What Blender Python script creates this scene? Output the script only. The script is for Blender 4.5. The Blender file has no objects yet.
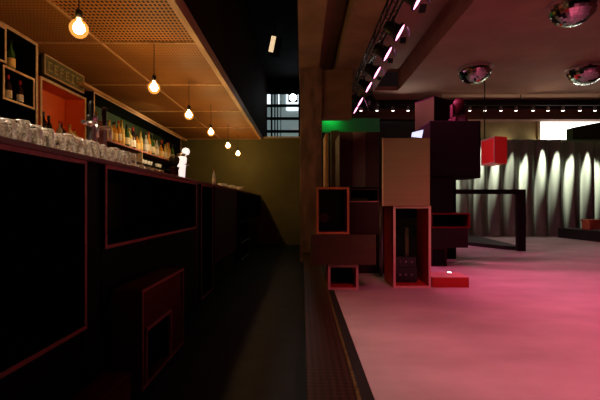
import bpy, bmesh, math, random
from mathutils import Vector, Matrix
random.seed(7)
S = bpy.context.scene
COL = S.collection
PI = math.pi
F, CX, CY, CH = 400.0, 302.0, 204.0, 0.85          # lens in pixels, vanishing point, eye height above raised floor
def wx(px, Y): return (px - CX) * Y / F
def wz(py, Y): return CH + (CY - py) * Y / F

# ------------------------------------------------------------------ materials
def mat(name, col, rough=0.6, metal=0.0, spec=0.5, emit=None, es=0.0, trans=0.0, ior=1.45, alpha=1.0,
        noise=None, bump=0.0, col2=None, coat=0.0):
    m = bpy.data.materials.new(name); m.use_nodes = True
    nt = m.node_tree; b = nt.nodes['Principled BSDF']
    b.inputs['Base Color'].default_value = (*col, 1)
    b.inputs['Roughness'].default_value = rough
    b.inputs['Metallic'].default_value = metal
    b.inputs['Specular IOR Level'].default_value = spec
    b.inputs['IOR'].default_value = ior
    b.inputs['Transmission Weight'].default_value = trans
    b.inputs['Coat Weight'].default_value = coat
    if emit:
        b.inputs['Emission Color'].default_value = (*emit, 1)
        b.inputs['Emission Strength'].default_value = es
    if noise:
        tc = nt.nodes.new('ShaderNodeTexCoord'); mp = nt.nodes.new('ShaderNodeMapping')
        n = nt.nodes.new('ShaderNodeTexNoise'); r = nt.nodes.new('ShaderNodeValToRGB')
        sc = noise if isinstance(noise, tuple) else (noise,) * 3
        mp.inputs['Scale'].default_value = sc
        n.inputs['Scale'].default_value = 1.0; n.inputs['Detail'].default_value = 6
        r.color_ramp.elements[0].position = .35; r.color_ramp.elements[1].position = .68
        r.color_ramp.elements[0].color = (*(col2 or tuple(c * .6 for c in col)), 1)
        r.color_ramp.elements[1].color = (*col, 1)
        L = nt.links.new
        L(tc.outputs['Object'], mp.inputs[0]); L(mp.outputs[0], n.inputs[0]); L(n.outputs[0], r.inputs[0])
        L(r.outputs[0], b.inputs['Base Color'])
        if bump:
            bp = nt.nodes.new('ShaderNodeBump'); bp.inputs['Strength'].default_value = bump
            bp.inputs['Distance'].default_value = .01
            L(n.outputs[0], bp.inputs['Height']); L(bp.outputs[0], b.inputs['Normal'])
    return m

M = {}
M['concrete_floor'] = mat('concrete_floor', (.56, .52, .50), .55, noise=(1.3, 2.2, 1), col2=(.40, .36, .35), bump=.15)
M['aisle_floor'] = mat('aisle_floor', (.011, .013, .020), .6, spec=.2, noise=6, bump=.2)
M['ceiling'] = mat('ceiling_paint', (.48, .27, .20), .9, noise=2, col2=(.40, .22, .165))
M['beam'] = mat('beam_concrete', (.33, .21, .12), .85, noise=(2, 2, 5), col2=(.22, .14, .08), bump=.4)
M['pillar'] = mat('pillar_concrete', (.30, .18, .13), .8, noise=(7, 7, 2.5), col2=(.13, .08, .06), bump=.5)
M['black'] = mat('black_paint', (.008, .008, .009), .6)
M['blackwall'] = mat('black_wall', (.010, .007, .006), .8, spec=.1, noise=3)
M['fascia_dark'] = mat('dark_brown_board', (.035, .015, .007), .8, spec=.05, noise=(3, 12, 3))
M['green_wall'] = mat('olive_wall', (.15, .145, .045), .75, noise=2, col2=(.12, .115, .035))
M['brownwall'] = mat('brown_wall', (.11, .055, .03), .8, noise=2)
M['khaki'] = mat('khaki_wall', (.42, .33, .17), .85, noise=1.5)
M['bulkhead'] = mat('bulkhead', (.13, .05, .04), .8, noise=2)
M['cream'] = mat('cream_trim', (.6, .5, .3), .6)
M['ply_edge'] = mat('plywood_edge', (.55, .17, .17), .55, noise=(30, 30, 30), col2=(.42, .13, .13))
M['ply_edge_pale'] = mat('pale_plywood_edge', (.72, .52, .34), .55, noise=(30, 30, 30), col2=(.5, .34, .2))
M['ply_edge_orange'] = mat('orange_edge', (.72, .30, .12), .5)
M['ply_pink'] = mat('pink_edge', (.72, .40, .36), .5)
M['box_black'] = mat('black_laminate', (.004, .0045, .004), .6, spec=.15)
M['box_gloss'] = mat('black_gloss', (.006, .010, .012), .18)
M['box_darkred'] = mat('dark_red_laminate', (.03, .004, .007), .55, spec=.2, noise=(2, 2, 9), col2=(.03, .004, .008))
M['box_red'] = mat('red_laminate', (.45, .025, .012), .5)
M['box_maroon'] = mat('maroon_laminate', (.15, .008, .010), .5, spec=.2)
M['box_orange'] = mat('orange_laminate', (.75, .13, .02), .5)
M['box_tan'] = mat('tan_board', (.36, .26, .15), .6, spec=.2, noise=(1, 1, 26), col2=(.32, .225, .125))
M['box_brown'] = mat('brown_board', (.11, .085, .045), .6, spec=.2, noise=(3, 3, 14), col2=(.09, .068, .036))
M['box_green'] = mat('green_laminate', (.010, .035, .018), .5)
M['shelf_green'] = mat('shelf_back_green', (.018, .055, .022), .5)
M['worktop'] = mat('worktop_redbrown', (.34, .11, .09), .4, noise=(20, 3, 20), col2=(.24, .075, .06))
M['trimwood'] = mat('pale_wood_trim', (.68, .42, .20), .5, noise=(20, 3, 20), col2=(.5, .28, .12))
M['metal_black'] = mat('black_metal', (.012, .010, .012), .35, metal=.3)
M['chrome'] = mat('chrome', (.85, .83, .82), .28, metal=1)
M['brass'] = mat('brass_studs', (.20, .14, .04), .5, metal=.3, noise=60, col2=(.04, .03, .01))
M['steel'] = mat('dull_steel', (.35, .35, .36), .4, metal=.8)
M['cord'] = mat('black_cord', (.01, .008, .006), .6)
M['bulb'] = mat('bulb_glow', (1, .8, .5), emit=(1, .62, .26), es=150)
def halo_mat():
    m = bpy.data.materials.new('bulb_halo_glow'); m.use_nodes = True; nt = m.node_tree; nt.nodes.clear()
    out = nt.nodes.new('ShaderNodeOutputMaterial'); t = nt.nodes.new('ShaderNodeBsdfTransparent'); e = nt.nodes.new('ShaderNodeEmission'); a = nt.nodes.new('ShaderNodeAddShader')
    t.inputs[0].default_value = (1, .93, .8, 1); e.inputs[0].default_value = (1, .42, .08, 1); e.inputs[1].default_value = .55  # amber emission in the shell imitates the glare halo around the bulb
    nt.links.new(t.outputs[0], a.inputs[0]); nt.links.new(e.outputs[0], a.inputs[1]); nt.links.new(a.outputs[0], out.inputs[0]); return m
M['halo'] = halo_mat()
M['pinklens'] = mat('pink_lens', (1, .5, .7), emit=(1, .30, .58), es=4.5)
M['whitelens'] = mat('white_lens', (1, 1, 1), emit=(1, .97, .85), es=8)
M['coldlens'] = mat('cold_lens', (1, 1, 1), emit=(.8, .92, 1), es=14)
M['window_sky'] = mat('window_glow', (.9, .95, 1), emit=(.62, .85, .86), es=.22)
M['window_bright'] = mat('window_daylight', (1, 1, 1), emit=(1, .99, .88), es=3.2)
M['glass'] = mat('clear_glass', (.97, .92, .86), .12, trans=.55, ior=1.35, spec=1, coat=.5)
M['white'] = mat('white_ceramic', (.85, .84, .8), .35)
M['screen'] = mat('screen_glow', (.7, .75, 1), emit=(.62, .66, 1), es=1.3)
M['tap_glare'] = mat('tap_glare_glow', (1, 1, 1), emit=(1, .86, .80), es=1.0)  # emission imitates the overexposed chrome of the far beer tap
M['red_lit'] = mat('red_box_glow', (.7, .02, .02), .4, emit=(1, .02, .02), es=.12)  # red emission put in to brighten the hanging box
M['greenlight'] = mat('green_tube', (.2, 1, .4), emit=(.04, 1, .25), es=3)
M['amber'] = mat('amber_spirit', (.95, .42, .05), .12, trans=.25, ior=1.4)
M['yellowliq'] = mat('pale_spirit', (.95, .70, .22), .12, trans=.25, ior=1.4)
M['clearliq'] = mat('clear_spirit', (.85, .85, .72), .1, trans=.4, ior=1.4)
M['greenliq'] = mat('green_bottle', (.08, .22, .06), .12, trans=.4, ior=1.4)
M['darkliq'] = mat('dark_bottle', (.025, .012, .010), .15, trans=.15)
M['lab_cream'] = mat('cream_paper', (.8, .72, .5), .7)
M['lab_white'] = mat('white_paper', (.85, .82, .75), .7)
M['lab_yellow'] = mat('yellow_paper', (.85, .6, .2), .7)
M['cap_red'] = mat('red_cap', (.5, .03, .03), .4)
M['cap_black'] = mat('black_cap', (.02, .02, .02), .4)
M['cap_gold'] = mat('gold_cap', (.6, .4, .12), .3, metal=.8)
M['orangewood'] = mat('orange_wood', (.6, .24, .08), .5, noise=(4, 4, 20))
M['signgreen'] = mat('sign_board', (.20, .17, .06), .5, noise=20)
M['signmark'] = mat('sign_marks', (.42, .36, .17), .5)
M['speaker_cone'] = mat('speaker_cone', (.16, .10, .07), .6)
M['brownbox2'] = mat('brown_crate', (.028, .05, .014), .8, spec=.05)
M['magentabox'] = mat('magenta_crate', (.022, .010, .016), .8, spec=.05)
M['dustygrey'] = mat('grey_panel', (.02, .014, .016), .6, spec=.2)

def tumbler_mat():
    m = bpy.data.materials.new('tumbler_glass'); m.use_nodes = True; nt = m.node_tree; L = nt.links.new
    nt.nodes.clear(); out = nt.nodes.new('ShaderNodeOutputMaterial')
    tr = nt.nodes.new('ShaderNodeBsdfTransparent'); tr.inputs[0].default_value = (.93, .92, .9, 1)
    gl = nt.nodes.new('ShaderNodeBsdfGlossy'); gl.inputs['Roughness'].default_value = .22; gl.inputs['Color'].default_value = (1, .95, .9, 1)
    tl = nt.nodes.new('ShaderNodeBsdfTranslucent'); tl.inputs[0].default_value = (1, .93, .84, 1)
    df = nt.nodes.new('ShaderNodeBsdfDiffuse'); df.inputs[0].default_value = (1, .93, .86, 1)
    m1 = nt.nodes.new('ShaderNodeMixShader'); m1.inputs[0].default_value = .5; L(tl.outputs[0], m1.inputs[1]); L(df.outputs[0], m1.inputs[2])
    m2 = nt.nodes.new('ShaderNodeMixShader'); m2.inputs[0].default_value = .5; L(m1.outputs[0], m2.inputs[1]); L(gl.outputs[0], m2.inputs[2])
    lw = nt.nodes.new('ShaderNodeLayerWeight'); lw.inputs[0].default_value = .45
    n = nt.nodes.new('ShaderNodeTexNoise'); n.inputs['Scale'].default_value = 60; tc = nt.nodes.new('ShaderNodeTexCoord'); L(tc.outputs['Object'], n.inputs[0])
    ad = nt.nodes.new('ShaderNodeMath'); ad.operation = 'MULTIPLY_ADD'; ad.inputs[1].default_value = 1.2; L(lw.outputs['Facing'], ad.inputs[0])
    mm = nt.nodes.new('ShaderNodeMath'); mm.operation = 'MULTIPLY_ADD'; mm.inputs[1].default_value = 4; mm.inputs[2].default_value = -2.0; L(n.outputs[0], mm.inputs[0]); L(mm.outputs[0], ad.inputs[2]); ad.use_clamp = True  # noise puts bright white patches into the glass as highlights
    m3 = nt.nodes.new('ShaderNodeMixShader'); L(ad.outputs[0], m3.inputs[0]); L(tr.outputs[0], m3.inputs[1]); L(m2.outputs[0], m3.inputs[2])
    L(m3.outputs[0], out.inputs[0]); return m
M['tumbler'] = tumbler_mat()
def mirror_mat():
    m = mat('mirror_tiles', (.9, .9, .9), .07, metal=1)
    return m
M['mirror'] = mirror_mat()

def curtain_mat():
    m = mat('satin_curtain', (.20, .225, .175), .45, spec=.4, noise=(1, 1, .6), col2=(.15, .17, .13))
    return m
M['curtain'] = curtain_mat()

def mesh_panel_mat(name, base, dark, period=.03, hole=.62, line=None):
    """perforated / grid metal sheet in object coordinates"""
    m = mat(name, base, .6, spec=.2)
    nt = m.node_tree; b = nt.nodes['Principled BSDF']; L = nt.links.new
    tc = nt.nodes.new('ShaderNodeTexCoord'); sp = nt.nodes.new('ShaderNodeSeparateXYZ')
    L(tc.outputs['Object'], sp.inputs[0])
    outs = []
    for ax in 'XY':
        d = nt.nodes.new('ShaderNodeMath'); d.operation = 'DIVIDE'; d.inputs[1].default_value = period * (1 if ax == 'X' else 1.5)
        f = nt.nodes.new('ShaderNodeMath'); f.operation = 'FRACT'
        g = nt.nodes.new('ShaderNodeMath'); g.operation = 'LESS_THAN'; g.inputs[1].default_value = hole
        L(sp.outputs[ax], d.inputs[0]); L(d.outputs[0], f.inputs[0]); L(f.outputs[0], g.inputs[0]); outs.append(g)
    mu = nt.nodes.new('ShaderNodeMath'); mu.operation = 'MULTIPLY'
    L(outs[0].outputs[0], mu.inputs[0]); L(outs[1].outputs[0], mu.inputs[1])
    n = nt.nodes.new('ShaderNodeTexNoise'); n.inputs['Scale'].default_value = 1.6; n.inputs['Detail'].default_value = 3
    r = nt.nodes.new('ShaderNodeValToRGB')
    r.color_ramp.elements[0].position = .3; r.color_ramp.elements[1].position = .7
    r.color_ramp.elements[0].color = (*tuple(c * .75 for c in base), 1); r.color_ramp.elements[1].color = (*base, 1)
    L(tc.outputs['Object'], n.inputs[0]); L(n.outputs[0], r.inputs[0])
    mx = nt.nodes.new('ShaderNodeMix'); mx.data_type = 'RGBA'
    L(mu.outputs[0], mx.inputs[0]); L(r.outputs[0], mx.inputs[6]); mx.inputs[7].default_value = (*dark, 1)
    L(mx.outputs[2], b.inputs['Base Color'])
    return m
M['grid'] = mesh_panel_mat('open_grid_ceiling', (.62, .29, .08), (.05, .016, .004), .036, .62)
M['perf'] = mesh_panel_mat('perforated_ceiling', (.46, .205, .05), (.20, .075, .016), .030, .55)

def diamond_mat():
    m = mat('diamond_plate', (.10, .06, .05), .38, metal=.5)
    nt = m.node_tree; b = nt.nodes['Principled BSDF']; L = nt.links.new
    tc = nt.nodes.new('ShaderNodeTexCoord'); mp = nt.nodes.new('ShaderNodeMapping')
    mp.inputs['Rotation'].default_value = (0, 0, PI / 4); mp.inputs['Scale'].default_value = (38, 38, 38)
    ck = nt.nodes.new('ShaderNodeTexChecker'); ck.inputs['Scale'].default_value = 1
    ck.inputs[1].default_value = (.08, .036, .028, 1); ck.inputs[2].default_value = (.035, .015, .013, 1)
    L(tc.outputs['Object'], mp.inputs[0]); L(mp.outputs[0], ck.inputs[0]); L(ck.outputs[0], b.inputs['Base Color'])
    bp = nt.nodes.new('ShaderNodeBump'); bp.inputs['Strength'].default_value = .6; bp.inputs['Distance'].default_value = .004
    L(ck.outputs[1], bp.inputs['Height']); L(bp.outputs[0], b.inputs['Normal'])
    return m
M['diamond'] = diamond_mat()

# ------------------------------------------------------------------ mesh helpers
def B(): return bmesh.new()
def add_box(bm, x0, x1, y0, y1, z0, z1, rot=None):
    vs = [Vector((x, y, z)) for x in (x0, x1) for y in (y0, y1) for z in (z0, z1)]
    if rot: vs = [rot @ v for v in vs]
    v = [bm.verts.new(p) for p in vs]
    for f in ((0, 1, 3, 2), (4, 6, 7, 5), (0, 4, 5, 1), (2, 3, 7, 6), (0, 2, 6, 4), (1, 5, 7, 3)):
        bm.faces.new([v[i] for i in f])
    return bm
def add_lathe(bm, prof, n=16, c=(0, 0, 0), rot=None):
    rings = []
    for r, z in prof:
        ring = []
        for k in range(n):
            a = 2 * PI * k / n
            p = Vector((r * math.cos(a), r * math.sin(a), z))
            if rot: p = rot @ p
            ring.append(bm.verts.new(p + Vector(c)))
        rings.append(ring)
    for a, b in zip(rings, rings[1:]):
        for k in range(n):
            f = bm.faces.new((a[k], a[(k + 1) % n], b[(k + 1) % n], b[k])); f.smooth = True
    if prof[0][0] > 1e-4: bm.faces.new(rings[0][::-1])
    if prof[-1][0] > 1e-4: bm.faces.new(rings[-1])
    return bm
def add_tube(bm, p, q, r, n=8, r2=None):
    p, q = Vector(p), Vector(q); d = q - p
    rot = d.to_track_quat('Z', 'Y').to_matrix()
    return add_lathe(bm, [(r, 0), (r2 or r, d.length)], n, p, rot)
def add_prism(bm, pts, z0, z1):
    a = [bm.verts.new((x, y, z0)) for x, y in pts]; b = [bm.verts.new((x, y, z1)) for x, y in pts]
    bm.faces.new(a[::-1]); bm.faces.new(b)
    for k in range(len(pts)):
        j = (k + 1) % len(pts); bm.faces.new((a[k], a[j], b[j], b[k]))
    return bm
def obj(name, bm, m, parent=None, loc=(0, 0, 0), bevel=0):
    bmesh.ops.recalc_face_normals(bm, faces=bm.faces)
    me = bpy.data.meshes.new(name); bm.to_mesh(me); bm.free()
    o = bpy.data.objects.new(name, me); COL.objects.link(o)
    for mm in (m if isinstance(m, (list, tuple)) else [m]):
        me.materials.append(M[mm] if isinstance(mm, str) else mm)
    o.location = loc
    if parent: o.parent = parent
    if bevel:
        bv = o.modifiers.new('bevel', 'BEVEL'); bv.width = bevel; bv.segments = 2; bv.limit_method = 'ANGLE'
    return o
def tag(o, label, cat, group=None, kind=None):
    o['label'] = label; o['category'] = cat
    if group: o['group'] = group
    if kind: o['kind'] = kind
    return o
def thing(name, label, cat, loc=(0, 0, 0), rz=0, group=None):
    o = bpy.data.objects.new(name, None); COL.objects.link(o)
    o.empty_display_size = .05
    o.location = loc; o.rotation_euler = (0, 0, rz)
    return tag(o, label, cat, group)
def struct(name, bm, m, **k):
    o = obj(name, bm, m, **k); o['kind'] = 'structure'; return o
def dup(root, loc, label=None, group=None, rz=None, sc=None):
    def cp(o, par):
        c = o.copy(); COL.objects.link(c); c.parent = par
        for ch in [x for x in bpy.data.objects if x.parent == o]: cp(ch, c)
        return c
    r = cp(root, None); r.location = loc
    if rz is not None: r.rotation_euler = (r.rotation_euler[0], r.rotation_euler[1], rz)
    if sc: r.scale = sc
    if label: r['label'] = label
    if group: r['group'] = group
    return r

# ------------------------------------------------------------------ the room
AZ = -0.15                 # service aisle floor
SX = 0.025                 # edge of the step
PX = 0.315                 # where the pink floor starts
bm = B(); add_box(bm, -3.2, SX, -2, 12, AZ - .1, AZ); struct('floor', bm, 'aisle_floor')
bm = B(); add_box(bm, PX, 10, -2, 10.9, -.2, 0); struct('floor_raised', bm, 'concrete_floor')
bm = B(); add_box(bm, SX, .243, -2, 10.9, -.25, 0); struct('trim_1', bm, 'diamond')
bm = B(); add_box(bm, .243, .258, -2, 10.9, -.25, .004)
struct('trim_2', bm, 'brass')
bm = B(); add_box(bm, .258, PX, -2, 10.9, -.25, .002); struct('trim_3', bm, 'black')
# ceilings
CZ = 3.6
bm = B()
add_box(bm, -.03, 1.75, -2, 10.9, CZ, CZ + .1)
add_box(bm, 2.33, 10, -2, 10.9, CZ, CZ + .1)
add_box(bm, 1.75, 2.33, 9.7, 10.9, CZ, CZ + .1)
add_box(bm, 1.70, 1.75, -2, 9.7, CZ + .1, CZ + .45)
add_box(bm, 2.33, 2.38, -2, 9.7, CZ + .1, CZ + .45)
add_box(bm, 1.70, 2.38, -2, 9.7, CZ + .45, CZ + .5)
struct('ceiling', bm, 'ceiling')
bm = B(); add_box(bm, -1.05, -.03, -2, 12, 4.4, 4.5); struct('ceiling_aisle', bm, 'blackwall')
bm = B(); add_box(bm, -.05, .29, -2, 10.9, 3.2, 3.6); add_box(bm, -.05, -.03, -2, 12, 3.6, 4.4); struct('trim_4', bm, 'beam')
bm = B(); add_box(bm, .346, .87, 7.0, 7.25, 2.36, 3.2); struct('trim_9', bm, 'beam')
bm = B(); add_box(bm, .60, .98, -2, 10.9, 3.2, 3.6); struct('trim_5', bm, 'beam')
# walls
bm = B(); add_box(bm, -3.2, -3.1, -2, 9.8, AZ, 4.4); struct('wall_left', bm, 'brownwall')
bm = B(); add_box(bm, 10, 10.1, -2, 10.9, 0, 4.1); struct('wall_right', bm, 'brownwall')
bm = B(); add_box(bm, -3.2, 10.1, -2.1, -2, AZ, 4.5); struct('wall_rear', bm, 'blackwall')
bm = B(); add_box(bm, -3.2, .0, 9.8, 9.95, AZ, 2.46); struct('wall_olive', bm, 'green_wall')
bm = B(); add_box(bm, -1.0, .0, 9.77, 9.97, 2.46, 2.50); struct('trim_6', bm, 'cream')
bm = B(); add_box(bm, .3, 10, 10.8, 10.9, 0, CZ); struct('wall_back', bm, 'khaki')
bm = B(); add_box(bm, .0, 3.9, 10.35, 10.5, 0, 3.0); add_box(bm, -.02, 0, 9.8, 10.5, AZ, 3.0); struct('wall_dark', bm, 'black')
bm = B(); add_box(bm, .3, 10, 10.45, 10.8, 3.06, 3.34); struct('trim_7', bm, 'bulkhead')
bm = B(); add_box(bm, .3, 10, 10.55, 10.8, 3.34, CZ); struct('trim_8', bm, 'black')
# canopy side boards above the bar front
bm = B(); add_box(bm, -1.06, -1.005, -2, 12, 2.56, 4.4); struct('wall_upper', bm, 'fascia_dark')
# pillar
bm = B(); add_box(bm, -.035, .345, 6.9, 7.3, AZ if False else 0.0, 3.2)
struct('pillar', bm, 'pillar', bevel=.015)
bm = B(); add_box(bm, -.04, .02, 6.89, 7.31, AZ, 0.0); struct('pillar_foot', bm, 'pillar')

# back windows above the olive wall
wf = B()
X0, X1, Z0, Z1, WY = -1.18, -.06, 2.3, 4.08, 11.5
bm = B(); add_box(bm, -1.2, 0, 11.56, 11.6, AZ, 4.4); struct('wall_far', bm, 'blackwall')
for k in range(5):
    z = Z1 - .02 - k * .37
    add_box(wf, X0, X1, WY, WY + .05, z - .05, z + .03)
for x, w in ((-1.18, .03), (-1.10, .04), (-.90, .05), (-.80, .035), (-.72, .03), (-.62, .02), (-.10, .05)):
    add_box(wf, x, x + w, WY, WY + .05, Z0, Z1)
w1 = struct('window_1', wf, 'metal_black')
bm = B(); add_box(bm, X0, X1, WY + .052, WY + .058, Z0, Z1)
p = struct('window_pane', bm, 'window_sky', parent=w1)
bm = B(); add_box(bm, -1.05, -.91, WY + .03, WY + .05, 3.72, 4.05); add_box(bm, -.45, -.11, WY + .03, WY + .05, 3.55, 4.03); add_box(bm, -.72, -.66, WY + .03, WY + .05, 3.72, 4.05)
struct('window_pane', bm, mat('bright_pane', (1, 1, 1), emit=(.85, .95, 1), es=1.3), parent=w1)
# daylight strip window right
wf = B(); xa, xb = wx(538, 10.8), 9.9
for x in (xa, (xa + xb) / 2, xb): add_box(wf, x - .03, x + .03, 10.74, 10.8, 2.5, 3.06)
add_box(wf, xa, xb, 10.74, 10.8, 2.48, 2.52)
w2 = struct('window_2', wf, 'cream')
bm = B(); add_box(bm, xa, xb, 10.765, 10.78, 2.52, 3.06); struct('window_pane', bm, 'window_bright', parent=w2)

# ------------------------------------------------------------------ canopy over the bar
CZC = 2.44
can = thing('bar_canopy', 'long copper-brown grid and perforated sheet canopy hanging low over the bar', 'canopy', (0, 0, CZC))
ys = [-1.8, 1.2, 3.93, 5.32, 6.85, 8.3, 9.75]
xs = [-3.08, -1.98, -1.03]
fr = B()
for y in ys: add_box(fr, xs[0], xs[-1], y - .012, y + .012, -.012, .06)
add_box(fr, -1.99, -1.97, ys[0], ys[-1], -.010, .06)
obj('frame', fr, 'trimwood', can)
for j in range(len(ys) - 1):
    for i in range(2):
        bm = B(); add_box(bm, xs[i] + .012, xs[i + 1] - .012, ys[j] + .012, ys[j + 1] - .012, .002, .02)
        obj('perforated_panel' if j > 1 else 'grid_panel', bm, 'grid' if (j <= 1 and i == 1) else 'perf', can)
bm = B(); add_box(bm, -1.045, -.985, ys[0], ys[-1], -.02, .10); obj('edge_trim', bm, 'trimwood', can)

# ------------------------------------------------------------------ pendant bulbs
def pendant(first):
    t = thing('pendant_bulb', first, 'lamp', (0, 0, 0), group='bare bulbs over the bar')
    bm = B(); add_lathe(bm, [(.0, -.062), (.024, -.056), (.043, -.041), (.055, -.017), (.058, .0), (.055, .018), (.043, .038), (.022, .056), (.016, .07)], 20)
    obj('halo_globe', bm, 'halo', t)  # bulb glass that also carries the painted glare halo
    bm = B(); add_lathe(bm, [(0, -.034), (.02, -.028), (.034, -.010), (.036, .004), (.028, .026), (.012, .045), (.008, .064)], 16); obj('glowing_filament_coil', bm, 'bulb', t)
    bm = B(); add_lathe(bm, [(.017, .066), (.022, .07), (.022, .115), (.010, .125)], 14); obj('bulb_holder', bm, 'cord', t)
    bm = B(); add_tube(bm, (0, 0, .12), (0, 0, CZC - 1.99 - .02), .004); obj('cord', bm, 'cord', t)
    return t
names = ['nearest and largest bare glowing bulb on a cord over the bar', 'second bare bulb from the camera, hanging over the bar front',
         'third bare bulb from the camera, in line over the bar', 'fourth bare bulb in the row, before the olive wall',
         'fifth bare bulb in the row, second from the far end', 'farthest, smallest-looking bare bulb by the olive wall']
BY = [2.6, 3.92, 5.13, 6.37, 7.84, 9.06]
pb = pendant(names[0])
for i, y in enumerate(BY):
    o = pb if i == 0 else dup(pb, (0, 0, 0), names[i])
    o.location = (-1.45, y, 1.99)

# ------------------------------------------------------------------ box units
def cabinet(name, label, cat, c, W, D, H, rz=0, t=.02, edge='ply_edge', outer='box_black', inner=None, back=None,
            closed=None, shelves=(), dividers=(), group=None, frame=True):
    """front faces local -Y; c is the centre of the front bottom edge"""
    r = thing(name, label, cat, c, rz, group); inner = inner or outer
    bm = B()
    add_box(bm, -W/2, -W/2 + t, .004, D, 0, H); add_box(bm, W/2 - t, W/2, .004, D, 0, H)
    add_box(bm, -W/2 + t, W/2 - t, .004, D, 0, t); add_box(bm, -W/2 + t, W/2 - t, .004, D, H - t, H)
    obj('carcass', bm, outer, r)
    bm = B(); add_box(bm, -W/2 + t, W/2 - t, D - .012, D - .002, t, H - t); obj('back_panel', bm, back or inner, r)
    if frame:
        bm = B()
        add_box(bm, -W/2, -W/2 + t, -.001, .004, 0, H); add_box(bm, W/2 - t, W/2, -.001, .004, 0, H)
        add_box(bm, -W/2 + t, W/2 - t, -.001, .004, 0, t); add_box(bm, -W/2 + t, W/2 - t, -.001, .004, H - t, H)
        obj('front_edge', bm, edge, r)
    if closed:
        bm = B(); add_box(bm, -W/2 + (t if frame else 0), W/2 - (t if frame else 0), -.002 if not frame else .003, .02, (t if frame else 0), H - (t if frame else 0))
        obj('front_panel', bm, closed, r)
    for z in shelves:
        bm = B(); add_box(bm, -W/2 + t, W/2 - t, .01, D - .012, z - t/2, z + t/2); obj('shelf', bm, inner, r)
    for x in dividers:
        bm = B(); add_box(bm, x - t/2, x + t/2, .01, D - .012, t, H - t); obj('divider', bm, inner, r)
    return r
def cab_px(name, label, cat, x0, x1, y0, y1, Y, D, z0=None, **k):
    W = (x1 - x0) * Y / F; zb = wz(y1, Y) if z0 is None else z0; H = wz(y0, Y) - zb
    return cabinet(name, label, cat, (wx((x0 + x1) / 2, Y), Y, zb), W, D, H, **k)
def cab_side(name, label, cat, X, ya, yb, z0, z1, D, **k):   # faces +X, front plane at X
    return cabinet(name, label, cat, (X, (ya + yb) / 2, z0), yb - ya, D, z1 - z0, rz=PI / 2, **k)

# ---- bar front
TOPZ = 1.05
cab_side('bar_front_box', 'huge black open box with thin red edge at the near end of the bar', 'box', -1.0, .35, 1.86, .27, TOPZ, .45, t=.018, outer='box_black', edge='ply_edge')
bm = B(); add_box(bm, -1.45, -1.03, .35, 1.86, AZ, .27); tag(obj('plinth', bm, 'box_black'), 'black closed plinth under the huge near bar box', 'plinth')
bm = B(); add_box(bm, -1.45, -1.02, 1.865, 2.03, AZ, TOPZ); tag(obj('filler_board', bm, 'box_black', bevel=.003), 'narrow black panel between the two large bar boxes', 'panel')
cab_side('bar_front_box', 'wide shallow black glossy box with red edge on the middle of the bar front', 'box', -1.0, 2.035, 3.80, .62, TOPZ, .42, t=.018, outer='box_black', inner='box_gloss', edge='ply_edge')
bm = B(); add_box(bm, -1.45, -1.02, 2.035, 3.80, AZ, .62); tag(obj('plinth', bm, 'box_black'), 'black closed plinth below the wide glossy bar box', 'plinth')
cab_side('bar_front_box', 'tall narrow black box reaching nearly to the floor in the bar front', 'box', -1.0, 3.98, 4.50, -.11, TOPZ, .42, t=.018, outer='box_black', edge='ply_edge')
bm = B(); add_box(bm, -1.45, -1.02, 3.805, 3.975, AZ, TOPZ); tag(obj('filler_board', bm, 'box_darkred', bevel=.003), 'narrow dark panel beside the tall bar box', 'panel')
cab_side('bar_front_box', 'dark red panelled box in the far half of the bar front', 'box', -1.0, 4.60, 6.15, .18, TOPZ, .42, t=.018, outer='box_darkred', closed='box_darkred', edge='box_maroon')
bm = B(); add_box(bm, -1.45, -1.04, 4.60, 6.15, AZ, .18); tag(obj('plinth', bm, 'box_black'), 'black plinth under the dark red bar box', 'plinth')
cab_side('bar_front_box', 'long black box closing the far end of the bar', 'box', -1.0, 6.4, 9.7, .53, TOPZ, .42, t=.02, outer='box_black', edge='box_darkred', dividers=(-.6, .5))
cab_side('floor_crate', 'small dark open crate on the floor under the far bar box', 'crate', -1.06, 7.0, 8.0, AZ, .18, .35, t=.03, outer='box_black', edge='steel')
bm = B(); add_box(bm, -1.45, -1.08, 8.0, 9.7, AZ, .53); tag(obj('plinth', bm, 'box_black'), 'black plinth under the far end of the bar', 'plinth')
# protruding low boxes
cb = cab_side('floor_cabinet', 'dark red low cabinet with a hatch standing out from the bar foot', 'cabinet', -.85, 2.13, 2.88, AZ, .39, .165, t=.016, outer='box_maroon', inner='box_maroon', edge='ply_edge')
bm = B(); add_box(bm, -.36, .33, .008, .02, .32, .515); obj('upper_panel', bm, 'box_maroon', cb)
hb = B(); add_box(hb, -.33, -.31, -.004, .015, .02, .32); add_box(hb, .08, .10, -.004, .015, .02, .32); add_box(hb, -.33, .10, -.004, .015, .30, .32)
hf = obj('hatch_frame', hb, 'ply_edge', cb)
bm = B(); add_box(bm, -.31, .08, .05, .055, .02, .30); obj('hatch_back', bm, 'box_black', hf)
bm = B(); add_box(bm, .10, .355, .008, .02, .016, .32); obj('side_panel', bm, 'box_maroon', cb)
bm = B(); add_box(bm, -.986, -.85, 1.2, 1.99, AZ, .02)
st = tag(obj('step_box', bm, 'box_maroon', bevel=.004), 'low dark red box with flat top before the near bar box', 'box')
# worktop
bm = B(); add_box(bm, -1.62, -.995, .3, 9.7, TOPZ + .001, TOPZ + .026)
tag(obj('worktop', bm, 'worktop', bevel=.004), 'long red-brown bar worktop running to the olive wall', 'worktop')
CT = TOPZ + .026
bm = B(); add_box(bm, -1.62, -1.5, .3, 9.7, AZ, TOPZ); tag(obj('bar_rear_panel', bm, 'box_black'), 'plain dark panel closing the rear of the bar', 'panel')

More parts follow.
